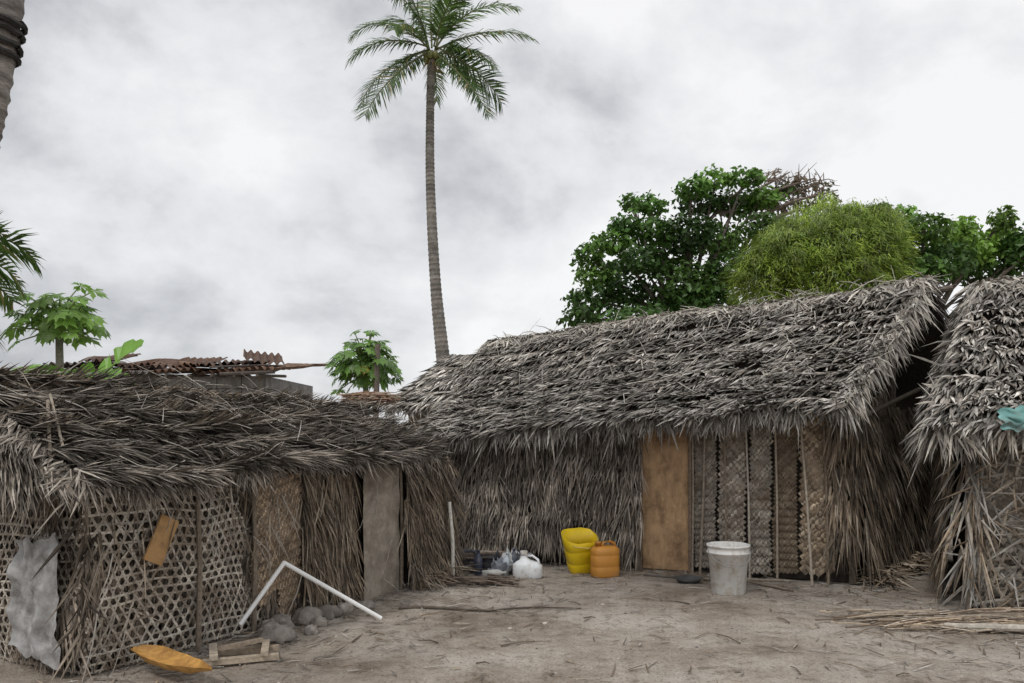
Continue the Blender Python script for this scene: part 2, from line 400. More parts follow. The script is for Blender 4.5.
for k in range(150):
    t=U(-0.02,0.8); p=RL2.lerp(RR2,t)+UP*U(0.02,0.07)+nl*U(-0.12,0.2); p.z-=0.55*max(0,(p-RL2.lerp(RR2,t)).dot(nl)); q=p+dl*U(0.2,0.7)+nl*U(-0.06,0.06)+UP*U(-0.06,0.0)
    tube(mb,[p,(p+q)/2+UP*0.01,q],[0.006,0.006,0.004],mul(random.choice(SB),U(.6,1.3)),n=5)
tube(mb,[V(-2.60,4.66,1.34),V(-2.84,4.92,1.72)],0.008,(0.36,0.31,0.25),n=6)
tube(mb,[V(-2.65,4.60,1.24),V(-2.82,4.86,1.68)],0.01,(0.30,0.25,0.2),n=6)
mb.obj('roof_sticks',M_stick,hl)
mb=MB()
en=-dl; E2=A+(-nl)*2.3; B2=B+(-nl)*2.3
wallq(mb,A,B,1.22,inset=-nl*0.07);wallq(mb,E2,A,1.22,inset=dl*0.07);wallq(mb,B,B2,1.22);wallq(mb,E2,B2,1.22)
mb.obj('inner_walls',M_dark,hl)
mb=MB()
Pbk=Pw(A-nl*0.055,A.lerp(B,0.62)-nl*0.055,1.22,nl,0.0,4)
BK=[(0.22,0.18,0.14),(0.29,0.24,0.19),(0.14,0.11,0.085)]
thatch(mb,Pbk,6,0.008,0.4,0.022,BK,2.3,bright=1.05,thick=0.012,ang=0.7,vr=(0.2,1.0))
Pbe=Pw(E2+dl*0.055,A+dl*0.055,1.22,en,0.0,4)
thatch(mb,Pbe,6,0.008,0.4,0.022,BK,2.3,thick=0.012,ang=0.7,vr=(0.2,1.0))
P3=Pw(A.lerp(B,0.47),A.lerp(B,0.63),1.22,nl,0.05,4)
thatch(mb,P3,7,0.0055,0.34,0.014,BR_T,0.65,bright=0.75,thick=0.07,ang=0.3,vr=(0.2,1.0))
P4=Pw(A.lerp(B,0.81),B+dl*0.08,1.22,nl,0.10,9)
thatch(mb,P4,7,0.0055,0.36,0.014,BR_T,0.8,bright=0.7,thick=0.10,ang=0.42,vr=(0.2,1.0))
P5=Pw(B+dl*0.05,B2,1.22,dl,0.08,9)
thatch(mb,P5,6,0.02,0.42,0.025,BR_T,2.3,bright=0.7,thick=0.06,ang=0.3,vr=(0.25,1.0))
for k in range(160):
    t=R(); p=A.lerp(B,U(.82,1.02))+nl*U(.08,.3)+UP*U(.01,.16); d=(nl*U(.1,1)+dl*U(-.8,.8)-UP*U(0,.5)).normalized()
    leaf(mb,p,d,UP,U(.12,.3),.014,mul(random.choice(BR_T),U(.45,1.1)),0,.02,.3,U(-.5,.5))
for k in range(75):
    s=R()**1.2*.62; p=A.lerp(B,s)+nl*U(.13,.2)+UP*U(.75,1.1); d=(-UP+dl*random.gauss(0,.35)+nl*U(-.1,.15)).normalized()
    leaf(mb,p,d,nl,U(.12,.4),.009,mul(random.choice(BR_T+DG),U(.5,1.2)),0,.01,.3,U(-.5,.5))
mb.obj('thatch_walls',M_thatch,hl)
mb=MB()
PALE=[(0.42,0.38,0.32),(0.50,0.46,0.40),(0.33,0.285,0.235)]
F=frame(A+nl*0.03-dl*0.03,dl,nl,0.07,1.35,1.2,.018)
kagome(mb,F,1.62,1.18,0.055,0.0145,PALE,clip=lambda x,y: x<1.2+0.3*nz(y*3,3)+0.3*(1-y),holes=.013)
F=frame(A.lerp(B,0.12)-nl*0.01,dl,nl,0.05,1.35,1.2,.02)
kagome(mb,F,1.0,0.8,0.06,0.014,[mul(c,.6) for c in PALE],rot=.25,holes=.03)
F=frame(E2+en*0.03,nl,en,0.08,2.3,1.2,.018)
kagome(mb,F,2.33,1.18,0.055,0.0145,PALE,holes=.013)
F=frame(A.lerp(B,0.34)+nl*0.05+UP*0.02,dl,nl,0.03,0.55,1.2)
twill(mb,F,0.5,1.17,0.024,[(0.40,0.30,0.21),(0.47,0.37,0.27),(0.34,0.25,0.17)],0.95,clip=lambda x,y:y>0.25+0.5*nz(x*4,8) or x>0.25,k2=.6)
mb.obj('woven_walls',M_weave,hl)
mb=MB()
mc=A.lerp(B,0.735)+nl*0.05
al=math.atan2(dl.y,dl.x)
n_=14
vs=[];fs=[]
for j in range(n_+1):
    for i in range(9):
        x=-0.25+0.50*i/8; z=1.22*j/n_
        x2=x*(1+0.08*nz(j*0.5,i*.3)); vs.append(mc+dl*x2+UP*z+nl*(0.03*nz(i*0.4,j*0.4,3)+0.03))
for j in range(n_):
    for i in range(8): a=j*9+i; fs.append((a,a+1,a+10,a+9))
mb.add(vs,fs,(0.25,0.21,0.17))
mb.obj('mud_panel',M_mud,hl,smooth=True)
mb=MB()
for s,h,o in ((0.63,1.2,0.07),(0.81,1.2,0.08),(0.34,1.2,0.07),(0.0,1.2,0.02),(1.0,1.2,0.1),(.2,1.18,.11)):
    p=A.lerp(B,s)+nl*o; tube(mb,[p,p+UP*h*0.5+dl*0.015,p+UP*h-dl*.01],[.02,.017,.014],(0.22,0.18,0.14),n=7)
for k in range(30):
    p=A.lerp(B,U(0,1))+nl*U(.1,.16)+UP*U(.1,1.1); q=p+dl*U(-.2,.2)-UP*U(.05,.5)+nl*U(0,.04)
    if q.z<.01: q.z=.01
    tube(mb,[p,(p+q)/2+nl*.02,q],[.004,.004,.002],mul(random.choice(LIGHT),U(.5,1)),n=4,cap=False)
mb.obj('wall_posts',M_stick,hl)
mb=MB(); p=A.lerp(B,0.105)+nl*0.20+UP*0.80
box(mb,p,0.14,0.014,0.30,(0.42,0.25,0.11),al,Matrix.Rotation(0.45,3,'Y'))
mb.obj('scrap_board',M_board)
mb=MB(); vs=[];fs=[]
for j in range(41):
    for i in range(27):
        x=i/26;z=j/40
        wv=1+.16*nz(z*5,1.5)
        p=A+en*0.13+nl*(-0.56+0.06*nz(z*5,7)+0.48*x*wv+.05*z)+UP*(0.14+0.68*z+0.06*nz(x*5,z*2)*(1 if j in(0,40) else .5)-.06*x*(1-z)+.05*x*x*z)+en*(0.022*math.sin(x*10+z*3+3*nz(x*3,z*3))*(1.1-z*.6)+0.04*nz(x*4,z*4,6)+.018*nz(x*11,z*11))
        vs.append(p)
for j in range(40):
    for i in range(26): a=j*27+i; fs.append((a,a+1,a+28,a+27))
mb.add(vs,fs,(0.38,0.375,0.37)); mb.obj('hanging_plastic_sheet',M_cloth,smooth=True)

# ================================================================ RIGHT HUT
hr=empty('thatched_hut')
C1=V(3.82,6.72);C2=V(5.15,9.35);C0=V(6.9,5.6);C3=V(8.1,8.3)
e1=V(3.42,6.60,1.50);e0=V(6.7,5.0,1.66);e2=V(5.25,9.6,1.55);t1=V(4.55,7.85,2.86);t0=V(8.2,6.4,3.0);e3=V(8.8,8.6,1.55)
S1=bil(e1,e0,t0,t1,0.05,2.7);S2=bil(e2,e1,t1,t1+V(0.03,0.02,0),0.02,9.1);S3=bil(e3,e2,t1,t0,0.05,1.1)
mb=MB()
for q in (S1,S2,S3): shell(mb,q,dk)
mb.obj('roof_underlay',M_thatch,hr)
mb=MB()
thatch(mb,S1,15,0.009,0.27,0.026,GREYS,3.9,bright=1.1,thick=0.09,ang=0.34,vr=(-0.02,1.0))
thatch(mb,S2,13,0.0115,0.28,0.026,GREYS,3.0,bright=1.0,thick=0.085,ang=0.34,vr=(-0.02,1.0))
thatch(mb,S3,9,0.04,0.34,0.04,GREYS,4)
nr=V(-0.43,-0.9); sr=V(-0.92,0.38)
fringe(mb,[S1(i/8,0.02) for i in range(9)],nr,1100,0.32,0.024,LIGHT,0.85,0.65,0.3,0.05)
fringe(mb,[S2(i/8,0.02) for i in range(9)],sr,800,0.30,0.024,LIGHT,0.8,0.68,0.3,0.05)
fringe(mb,[e1,t1],V(-0.8,-0.6,0.2).normalized(),420,0.27,0.026,LIGHT,0.95,0.5,0.35,0.06)
for sd in (nr,-nr): fringe(mb,[t1+UP*0.06,t0+UP*0.06],sd,800,0.34,0.028,LIGHT,1.0,0.45,0.5,0.06,back=0.05)
mb.obj('thatch_roof',M_thatch,hr)
mb=MB()
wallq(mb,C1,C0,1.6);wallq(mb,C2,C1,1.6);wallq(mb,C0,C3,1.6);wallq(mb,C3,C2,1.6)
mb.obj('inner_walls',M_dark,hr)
d0=(C0-C1).normalized(); o0=V(d0.y,-d0.x)
mb=MB()
F=frame(C1+o0*0.06,d0,o0,0.04,3.2,1.5,.018)
kagome(mb,F,3.3,1.5,0.085,0.022,[mul(c,0.9) for c in PALE],rot=0.2,holes=0.03,clip=lambda x,y:y<.5+.25*nz(x*2,4) or y>1.1)
F=frame(C1+o0*0.02,d0,o0,0.04,3.2,1.5,.018)
twill(mb,F,3.3,1.5,0.05,GRY,0.75,holes=0.015,k2=.5)
mb.obj('woven_walls',M_weave,hr)
mb=MB()
Pr=Pw(C2,C1,1.6,sr,0.08,4)
thatch(mb,Pr,7,0.012,0.42,0.024,BR_T,2.9,bright=0.7,thick=0.07,ang=0.3,vr=(0.2,1.0))
Pr2=Pw(C1-d0*0.06,C1+d0*0.10,1.6,o0,0.12,4)
thatch(mb,Pr2,5,0.008,0.42,0.022,BR_T+GREYS,0.18,bright=0.85,thick=0.07,ang=0.5,vr=(0.3,1.0))
fringe(mb,[C1+UP*1.45+o0*0.1,C1+d0*1.6+UP*1.45+o0*0.1],o0,80,0.55,0.022,BR_T,0.9,0.9,0.3,0.1)
for k in range(130):
    p=C1+d0*U(-.1,1.5)+o0*U(.1,.18)+UP*U(.2,1.25); d=(-UP*U(.2,1)+d0*random.gauss(0,.8)+o0*U(-.05,.25)).normalized()
    l=min(U(.15,.6),p.z/max(.05,-d.z)*.95)
    leaf(mb,p,d,o0,l,.017,mul(random.choice(BR_T+GREYS),U(.5,1.2)),0,.015,.3,U(-.5,.5))
mb.obj('thatch_walls',M_thatch,hr)
mb=MB()
for k in range(40):
    z=U(0.15,1.3); p=C1+d0*U(-0.1,1.6)+o0*0.13+UP*z; a=random.choice([U(-0.4,0.4),U(1.2,1.9)]); q=p+d0*math.cos(a)*U(0.3,0.9)+UP*math.sin(a)*U(-0.4,0.5)
    if q.z<0.02: q.z=0.02
    tube(mb,[p,(p+q)/2+o0*0.03,q],[0.008,0.007,0.004],mul(random.choice(LIGHT),U(.5,1.1)),n=5)
for s in (0.0,0.35,0.7): 
    p=C1+d0*s*3+o0*0.08; tube(mb,[p,p+UP*1.6],0.025,(0.26,0.22,0.18),n=7)
mb.obj('wall_sticks',M_stick,hr)
mb=MB(); vs=[];fs=[]
for j in range(21):
    for i in range(21):
        x=i/20;z=j/20
        p=V(3.62,5.92,1.50)+d0*(0.34*x+.05*nz(z*4,2))+UP*(0.22*z*(0.7+0.3*x)+.05*nz(x*5,3))+o0*(0.05-0.14*z+0.06*nz(x*4,z*4,6)+0.025*math.sin(x*16+z*4))
        vs.append(p)
for j in range(20):
    for i in range(20): a=j*21+i; fs.append((a,a+1,a+22,a+21))
mb.add(vs,fs,(0.16,0.34,0.32)); mb.obj('turquoise_cloth',M_cloth,smooth=True)

# ================================================================ BACKGROUND HUT + BLOCK HOUSE
hb=empty('thatched_hut')
p1=V(-2.15,13.6,1.9);p2=V(0.6,13.6,1.9);p3=V(0.6,14.8,2.98);p4=V(-1.05,14.8,2.90);p5=V(-2.15,16,1.9);p6=V(0.6,16,1.9)
mb=MB(); T1=bil(p1,p2,p3,p4,0.02,3);T2=bil(p6,p5,p4,p3,0.02,3);T3=bil(p5,p1,p4,p4+V(0.02,0,0),0.02,4)
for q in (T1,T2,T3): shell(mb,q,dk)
thatch(mb,T1,10,0.02,0.3,0.03,GREYS,2.7,bright=1.35);thatch(mb,T2,8,0.05,0.35,0.04,GREYS,2.7);thatch(mb,T3,9,0.03,0.3,0.03,GREYS,2.4,bright=1.2)
fringe(mb,[p1,p2],V(0,-1,0),300,0.3,0.03,GREYS)
mb.obj('thatch_roof',M_thatch,hb)
mb=MB(); 
for a,b_ in ((V(-1.8,13.9),V(.5,13.9)),(V(-1.8,15.7),V(-1.8,13.9)),(V(.5,13.9),V(.5,15.7)),(V(.5,15.7),V(-1.8,15.7))): wallq(mb,a,b_,2.0)
mb.obj('mud_walls',M_mud,hb)

bh=empty('concrete_block_house')
mb=MB()
for (cx,cy,sx,sy) in ((-5.6,13.1,3.2,0.18),(-5.6,16.0,3.2,0.18),(-7.1,14.55,0.18,2.7),(-4.1,14.55,0.18,2.7)):
    for r in range(11):
        if sx>sy:
            n_=8; bw=sx/n_
            for i in range(n_):
                box(mb,V(cx-sx/2+bw*(i+0.5),cy+U(-.006,.006),0.108+r*0.217),bw-0.012,sy,0.205,(0.3,0.3,0.3))
        else:
            box(mb,V(cx,cy,0.108+r*0.217),sx,sy,0.205,(0.3,0.3,0.3))
mb.obj('block_walls',M_block,bh)
mb=MB()
def sheet(mb,O,wx,ly,rz,tx,ty,c,amp=.028):
    M=Matrix.Translation(O)@Matrix.Rotation(rz,4,'Z')@Matrix.Rotation(tx,4,'X')@Matrix.Rotation(ty,4,'Y')
    nn=int(wx/.019); vs=[];fs=[]; o=U(0,9)
    for j in range(7):
        for i in range(nn+1):
            x=wx*i/nn-wx/2; y=ly*j/6
            vs.append(M@V(x,y,amp*math.sin(x*2*math.pi/.115)+.05*nz(x*2+o,y*2)))
    for j in range(6):
        for i in range(nn): a=j*(nn+1)+i; fs.append((a,a+1,a+nn+2,a+nn+1))
    mb.add(vs,fs,c)
RC=[(0.16,0.105,0.08),(0.26,0.24,0.225),(0.12,0.085,0.07),(0.2,0.13,0.09),(.32,.31,.3)]
for k in range(6):
    sheet(mb,V(-7.1+k*0.60,12.7+U(-.15,.1),2.42+U(0,.05)),.78,3.5,U(-.04,.04),.085+U(-.02,.03),U(-.03,.03),mul(random.choice(RC),U(.8,1.2)))
for k in range(9):
    sheet(mb,V(-7.0+k*0.38,12.75+U(-.1,.3),2.52+U(0,.08)),U(.5,.9),U(.7,1.4),U(-.35,.35),U(.04,.2),U(-.10,.10),mul(random.choice(RC),U(.7,1.2)))
mb.obj('corrugated_roof',M_rust,bh)
mb=MB()
for k in range(9):
    x=-6.9+0.36*k; tube(mb,[V(x,12.6,2.36),V(x+U(-.1,.3),13.4,2.40)],0.025,(0.12,0.1,0.08),n=6)
tube(mb,[V(-4.6,12.6,2.38),V(-3.75,12.65,2.42)],0.03,(0.1,0.08,0.07),n=6)
tube(mb,[V(-4.8,12.7,2.50),V(-3.9,12.8,2.54)],0.02,(0.1,0.08,0.07),n=6)
tube(mb,[V(-4.05,12.9,0),V(-4.05,12.9,2.45)],0.04,(0.2,0.18,0.15),n=6)
mb.obj('roof_beams',M_stick,bh)

# ================================================================ PALMS
def frond(mb,base,az,el,L,droop,n=26,ll=0.62,col=(0.06,0.1,0.03),w=0.035,hang=0.5,rcol=(0.16,0.17,0.06)):
    p=base.copy(); e=el; pts=[p.copy()]; ds=[]
    st=L/n; yaw=az; tw=U(-.9,.9)
    for i in range(n):
        d=V(math.cos(yaw)*math.cos(e),math.sin(yaw)*math.cos(e),math.sin(e)); ds.append(d)
        p=p+d*st; pts.append(p.copy()); e-=droop/n*(0.5+1.2*i/n); yaw+=U(-0.012,0.012)
    tube(mb,pts,[0.025*(1-0.85*i/n)*L/2.5+0.003 for i in range(n+1)],rcol,n=5,cap=False)
    for i in range(3,n):
        d=ds[i]; s=d.cross(UP)
        if s.length<0.05: s=V(math.sin(yaw),-math.cos(yaw),0)
        s.normalize(); un=s.cross(d)
        s2=s*math.cos(tw)+un*math.sin(tw)
        t=i/n; l=ll*(math.sin(math.pi*(0.12+0.83*t))**0.6)*U(0.75,1.1)
        for sg in (-1,1):
            for rep in range(3):
                if R()<0.18+.2*nz(i*.4,az,sg): continue
                q=pts[i].lerp(pts[i+1],rep*0.33+U(0,.2))
                dd=(s2*sg*0.85+d*(0.45+0.5*t)+un*U(-0.1,0.3)).normalized()
                m=q+dd*l*0.5-UP*l*0.08*hang; dd2=(dd-UP*hang*U(0.4,1.4)).normalized(); e_=m+dd2*l*0.55*U(.8,1.1)
                ws=d*(w*0.5)
                c=mul(col,U(0.5,1.6)); 
                if R()<0.04: c=(0.3,0.24,0.08)
                mb.add([q-ws*0.6,q+ws*0.6,m-ws,m+ws,e_],[(0,1,3,2),(2,3,4)],c)
def palm(trunkpts,rads,fronds,ll=0.62,w=0.035,nseg=60,scol=(0.22,0.2,0.175)):
    e=empty('palm_tree'); mb=MB()
    tp=[];tr=[]; k=len(trunkpts)-1
    for i in range(nseg*k+1):
        t=i/nseg; a=min(int(t),k-1); f=t-a
        P0=trunkpts[max(a-1,0)];P1=trunkpts[a];P2=trunkpts[a+1];P3=trunkpts[min(a+2,k)]
        p=0.5*((2*P1)+(P2-P0)*f+(2*P0-5*P1+4*P2-P3)*f*f+(-P0+3*P1-3*P2+P3)*f**3)
        tp.append(p); r=lerp(rads[a],rads[a+1],f); tr.append(r*(1.0+(0.07 if i%3==0 else 0)+0.05*nz(i*0.7)))
    cols=[mul(scol,(0.6 if i%3==0 else 1.0)*U(.75,1.25)*(1+.5*nz(i*.13))) for i in range(len(tp))]
    tube(mb,tp,tr,scol,n=14,cols=cols); mb.obj('trunk',M_bark,e,smooth=True)
    top=trunkpts[-1]; mb=MB()
    for f in fronds: frond(mb,top+V(math.cos(f[0])*0.08,math.sin(f[0])*.08,U(-.05,.15)),f[0],f[1],f[2],f[3],ll=ll,w=w,hang=f[4] if len(f)>4 else 0.6,col=f[5] if len(f)>5 else (0.085,0.15,0.035))
    mb.obj('fronds',M_green,e)
    return e,top
rd=math.radians
k=22/800
def pz(py): return 1.5+k*(430-py)
tp=[V(-1.70,22,0),V(-1.83,22,pz(385)),V(-2.09,22,pz(290)),V(-2.24,22,pz(190)),V(-2.25,22,pz(110)),V(-2.2,22,pz(52))]
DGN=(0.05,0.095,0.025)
fr=[(rd(180),rd(20),2.4,rd(70),0.6),(rd(170),rd(52),2.6,rd(95),0.5),
    (rd(0),rd(28),2.8,rd(50),0.5),(rd(8),rd(60),2.8,rd(75),0.5),(rd(-10),rd(2),1.9,rd(60),0.6),
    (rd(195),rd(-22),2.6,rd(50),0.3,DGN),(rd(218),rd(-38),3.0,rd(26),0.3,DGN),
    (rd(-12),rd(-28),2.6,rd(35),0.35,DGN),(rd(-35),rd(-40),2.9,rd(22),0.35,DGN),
    (rd(-120),rd(35),1.7,rd(90)),(rd(90),rd(10),2.0,rd(80)),(rd(55),rd(30),2.2,rd(90)),(rd(130),rd(30),2.2,rd(90)),
    (rd(100),rd(78),2.7,rd(50)),(rd(25),rd(78),2.8,rd(55)),(rd(160),rd(74),2.8,rd(55)),(rd(-50),rd(62),2.2,rd(70)),(rd(230),rd(70),2.4,rd(55))]
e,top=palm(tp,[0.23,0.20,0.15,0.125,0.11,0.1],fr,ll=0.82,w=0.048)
mb=MB()
for i in range(12):
    a=i*0.9; c=top+V(math.cos(a)*0.17,math.sin(a)*0.17,-0.12+U(-.12,.05)); Mx=Matrix.Translation(c)
    lathe(mb,[(0.0,-0.11),(0.06,-0.09),(0.085,-0.02),(0.08,0.04),(0.045,0.09),(0,0.1)],(0.14,0.15,0.04),10,Mx)
mb.obj('coconuts',M_plastic,e,smooth=True)
mb=MB()
for i in range(16):
    a=i*0.55; p=top+V(0,0,-0.2); q=p+V(math.cos(a)*.3,math.sin(a)*.3,U(-.6,-.1)); tube(mb,[p,(p+q)/2+UP*.1,q],[.02,.015,.004],(0.3,0.2,0.09),n=5)
mb.obj('flower_stalks',M_stick,e)
e,top=palm([V(-2.90,3.5,0),V(-2.45,3.5,2.3),V(-2.255,3.5,3.2),V(-1.98,3.5,5.2),V(-1.6,3.5,8)],[0.13,0.09,0.08,0.08,0.07],[(rd(a),rd(40+U(-20,30)),2.2,rd(90)) for a in range(0,360,30)],nseg=40,scol=(0.24,0.215,0.195))
mb=MB()
pA=V(-2.45,3.5,2.3);ax=(V(-2.255,3.5,3.2)-pA).normalized()
for zc in (3.14,3.18,3.23,3.27):
    c=pA+ax*((zc-2.3)/ax.z)
    tube(mb,[c+V(math.cos(a*.4)*0.093,math.sin(a*.4)*0.093,U(-.01,.01)) for a in range(17)],0.014,(0.03,0.028,0.026),n=5,cap=False)
mb.obj('rope_wrap',M_stick,e)
palm([V(-6.55,8.2,0),V(-6.45,8.2,1.5),V(-6.4,8.2,2.85)],[0.14,0.12,0.1],[(rd(0),rd(42),1.5,rd(95),.5),(rd(-12),rd(18),1.3,rd(85),.5),(rd(10),rd(58),1.6,rd(110),.5),(rd(-30),rd(40),1.3,rd(90)),(rd(60),rd(40),1.3,rd(90)),(rd(120),rd(40),1.4,rd(90)),(rd(180),rd(40),1.4,rd(90)),(rd(240),rd(40),1.4,rd(90)),(rd(-60),rd(40),1.3,rd(90)),(rd(5),rd(5),1.1,rd(70),.6),(rd(0),rd(70),1.5,rd(110))],ll=0.5,w=0.035,nseg=20)

# ================================================================ papaya & banana
def papaya(base,h,crownr,n,leafr,trunk=0.05,col=(0.10,0.2,0.03),zr=(-.35,1.2)):
    e=empty('papaya_tree'); mb=MB()
    tube(mb,[base,base+V(.03,0,h*.5),base+V(0,0,h)],[trunk*1.3,trunk,trunk*.7],(0.3,0.28,0.22),n=10); mb.obj('trunk',M_bark,e,smooth=True)
    mb=MB()
    for i in range(n):
        az=i*2.4; el=U(*zr); L=crownr*U(0.45,1.0)
        s=base+UP*(h-0.3*R()*h*0.3)
        d=V(math.cos(az)*math.cos(el),math.sin(az)*math.cos(el),math.sin(el)*0.9)
        c=s+d*L; tube(mb,[s,(s+c)/2+UP*0.04,c],[.012,.009,.006],(0.26,0.33,0.12),n=5,cap=False)
        nrm=(UP*0.7+d*0.6+V(U(-.5,.5),U(-.7,.3),0)).normalized(); x=(d-nrm*d.dot(nrm)).normalized(); y=nrm.cross(x)
        cc=mul(col,U(0.55,1.4)); 
        if R()<0.04: cc=(0.5,0.33,0.04)
        r=leafr*U(.6,1.1)
        for q in range(9):
            a=(q-4)*0.62+U(-.1,.1); l=r*(1-0.11*abs(q-4)*0.9)*U(.85,1.1)
            dd=x*math.cos(a)+y*math.sin(a); ss=-x*math.sin(a)+y*math.cos(a)
            dz=-UP*l*U(.1,.4)
            k1=c+dd*l*.35;k2_=c+dd*l*.65+dz*.4;t=c+dd*l+dz
            ww=l*0.15
            vs=[c,k1-ss*ww*.6,k1+ss*ww*.6,k2_-ss*ww*1.5,k2_+ss*ww*1.5,c+dd*l*.78-ss*ww*.6+dz*.6,c+dd*l*.78+ss*ww*.6+dz*.6,t]
            mb.add(vs,[(0,1,2),(1,3,4,2),(3,5,6,4),(5,7,6)],mul(cc,U(.85,1.15)))
    mb.obj('leaves',M_green,e)
papaya(V(-5.1,9,0),2.80,0.52,90,0.19,0.05,(0.18,0.33,0.055))
papaya(V(-2.02,11,0),2.42,0.52,150,0.17,0.05,(0.14,0.27,0.05),(-.5,1.4))
mb=MB(); tube(mb,[V(-1.80,10.6,0),V(-1.81,10.6,1.5),V(-1.78,10.6,2.64)],[.05,.042,.036],(0.16,0.13,0.11),n=9); mb.obj('wooden_post',M_stick)
be=empty('banana_plant'); mb=MB()
tube(mb,[V(-4.15,7.6,0),V(-4.08,7.6,1.2),V(-4.02,7.6,1.9)],[.11,.09,.06],(0.2,0.24,0.08),n=10); mb.obj('stem',M_bark,be,smooth=True)
mb=MB()
for (az,el,L,dr,w) in [(-0.15,0.95,0.72,0.55,.34),(-0.4,0.35,0.6,0.6,.28),(3.3,0.62,0.85,1.1,.32),(3.6,0.3,0.7,0.9,.26),(-1.3,1.1,0.45,1.2,.24),(1.5,0.8,0.7,1.0,.24),(-0.7,0.6,0.6,0.7,.28),(-2.4,.7,.6,1.1,.26),(2.8,.35,.8,.7,.26)]:
    p=V(-4.02,7.6,1.84); e_=el; n_=18; cen=[];ds=[]
    for i in range(n_+1):
        d=V(math.cos(az)*math.cos(e_),math.sin(az)*math.cos(e_),math.sin(e_)); cen.append(p.copy());ds.append(d); p=p+d*L/n_; e_-=dr/n_
    c=mul((0.19,0.37,0.065),U(.7,1.2)); rl=U(-.9,.9)
    tube(mb,cen,[.014*(1-.8*i/n_)+.002 for i in range(n_+1)],(0.33,0.45,0.15),n=5,cap=False)
    for sg in (-1,1):
        vs=[];fs=[]
        for i in range(n_+1):
            d=ds[i]; s=d.cross(UP).normalized(); un=s.cross(d)
            s_=(s*math.cos(rl)+un*math.sin(rl))*sg; u_=un*math.cos(rl)-s*math.sin(rl)
            t=i/n_; ww=w*0.5*math.sin(math.pi*min(1,max(0,(t-0.10)/0.92)))**0.5 if t>0.12 else 0.008
            vs.append(cen[i]); vs.append(cen[i]+s_*ww*.9+u_*ww*0.35*(1 if i%4 else .6)+d*(0.03+.03*nz(i*2.1,az)))
        for i in range(n_): 
            if i%5==4 and R()<.4: continue
            fs.append((2*i,2*i+1,2*i+3,2*i+2))
        mb.add(vs,fs,c)
mb.obj('leaves',M_green,be)

# ================================================================ broadleaf trees
def crown(mb,clumps,size,cols,dens=1.0):
    for (c,r,n) in clumps:
        cc=random.choice(cols); bright=U(.6,1.4)
        for i in range(int(n*dens)):
            d=V(random.gauss(0,1),random.gauss(0,1),random.gauss(0,1)).normalized()
            rr=U(0.3,1.0)**0.6
            rr*=1+0.5*nz(d.x*2+c.x,d.y*2+c.y,d.z*2)
            p=c+V(d.x*r.x,d.y*r.y,d.z*r.z)*rr
            nrm=(d*0.5+UP*0.5+V(U(-.8,.8),U(-.8,.8),U(-.6,.6))).normalized()
            x=nrm.cross(V(R()-.5,R()-.5,R()-.5)).normalized(); y=nrm.cross(x); s=size*U(.6,1.35)
            mb.add([p-x*s*.5,p-y*s*.3+nrm*s*.06,p+x*s*.5-nrm*s*.08,p+y*s*.3+nrm*s*.06],[(0,1,2,3)],mul(cc,bright*U(.6,1.45)))
def tree(name,base,trunk_h,clump_specs,size,cols,rt=0.25,dens=1.0,extra=None):
    e=empty(name); mb=MB()
    cen=sum((c[0] for c in clump_specs),V(0,0,0))/len(clump_specs)
    fork=base+UP*trunk_h+V((cen.x-base.x)*.2,(cen.y-base.y)*.2,0)
    tube(mb,[base,base.lerp(fork,.5)+V(.05,0,0),fork],[rt*1.3,rt,rt*.85],(0.15,0.12,0.1),n=10)
    for (c,r,n) in clump_specs:
        m=fork.lerp(c,0.5)+V(U(-.15,.15),U(-.15,.15),U(0,.2))
        tube(mb,[fork-UP*.1,m,c],[rt*.4,rt*.2,rt*.07],(0.12,0.1,0.08),n=6)
        for q in range(4):
            t=c+V(U(-1,1)*r.x,U(-1,1)*r.y,U(-.3,.8)*r.z)*0.7
            mm=m.lerp(c,U(.3,.9)); tube(mb,[mm,mm.lerp(t,.5)+UP*.05,t],[rt*.08,rt*.05,rt*.02],(0.11,0.09,0.07),n=4,cap=False)
    if extra: extra(mb,fork)
    mb.obj('trunk_and_limbs',M_bark,e)
    mb=MB(); crown(mb,clump_specs,size,cols,dens); mb.obj('foliage',M_green,e)
    return e
def sp(px,py,y=20.0): return V((px-512)*y/800,y,1.5+(430-py)*y/800)
G1=[(0.08,0.17,0.03),(0.11,0.22,0.04),(0.055,0.12,0.025),(0.14,0.26,0.05)]
def clumps_px(lst,y,dy=0.9,per=640):
    out=[]
    for (px,py,rx,rz) in lst:
        c=sp(px,py,y+U(-dy,dy)); rx_=rx*y/800; rz_=rz*y/800
        out.append((c,V(rx_,rx_*0.9,rz_),int(per*rx*rz/500)))
    return out
L1=[(590,300,26,16),(580,318,20,12),(600,275,26,15),(625,292,28,18),(640,262,28,16),(612,243,24,13),(588,255,17,12),(655,232,26,14),(650,206,18,11),(632,203,14,9),(668,258,28,18),(690,285,30,22),(660,300,32,20),(690,232,28,18),(700,203,26,13),(715,180,22,10),(692,190,17,11),(735,205,26,15),(720,240,28,18),(745,178,22,9),(762,198,22,12),(730,270,26,20),(765,228,24,16),(640,318,44,12),(785,190,14,7),(772,250,22,18),(700,305,40,20),(625,226,18,11)]
def twigs(mb,fork):
    for k_ in range(160):
        p=sp(U(755,825),U(180,215),20.3); q=p+V(U(-.35,.5),U(-.3,.3),U(-.1,.45)); tube(mb,[p,(p+q)/2+V(0,0,.04),q],[.018,.012,.005],(0.2,0.15,0.12),n=4,cap=False)
    for (a,b_) in [((720,215),(815,178)),((750,220),(838,190)),((735,210),(790,172)),((760,225),(828,205)),((700,230),(760,176))]:
        tube(mb,[sp(*a,20.2),(sp(*a,20.2)+sp(*b_,20.2))/2+UP*.1,sp(*b_,20.2)],[.06,.04,.015],(0.17,0.13,0.11),n=5)
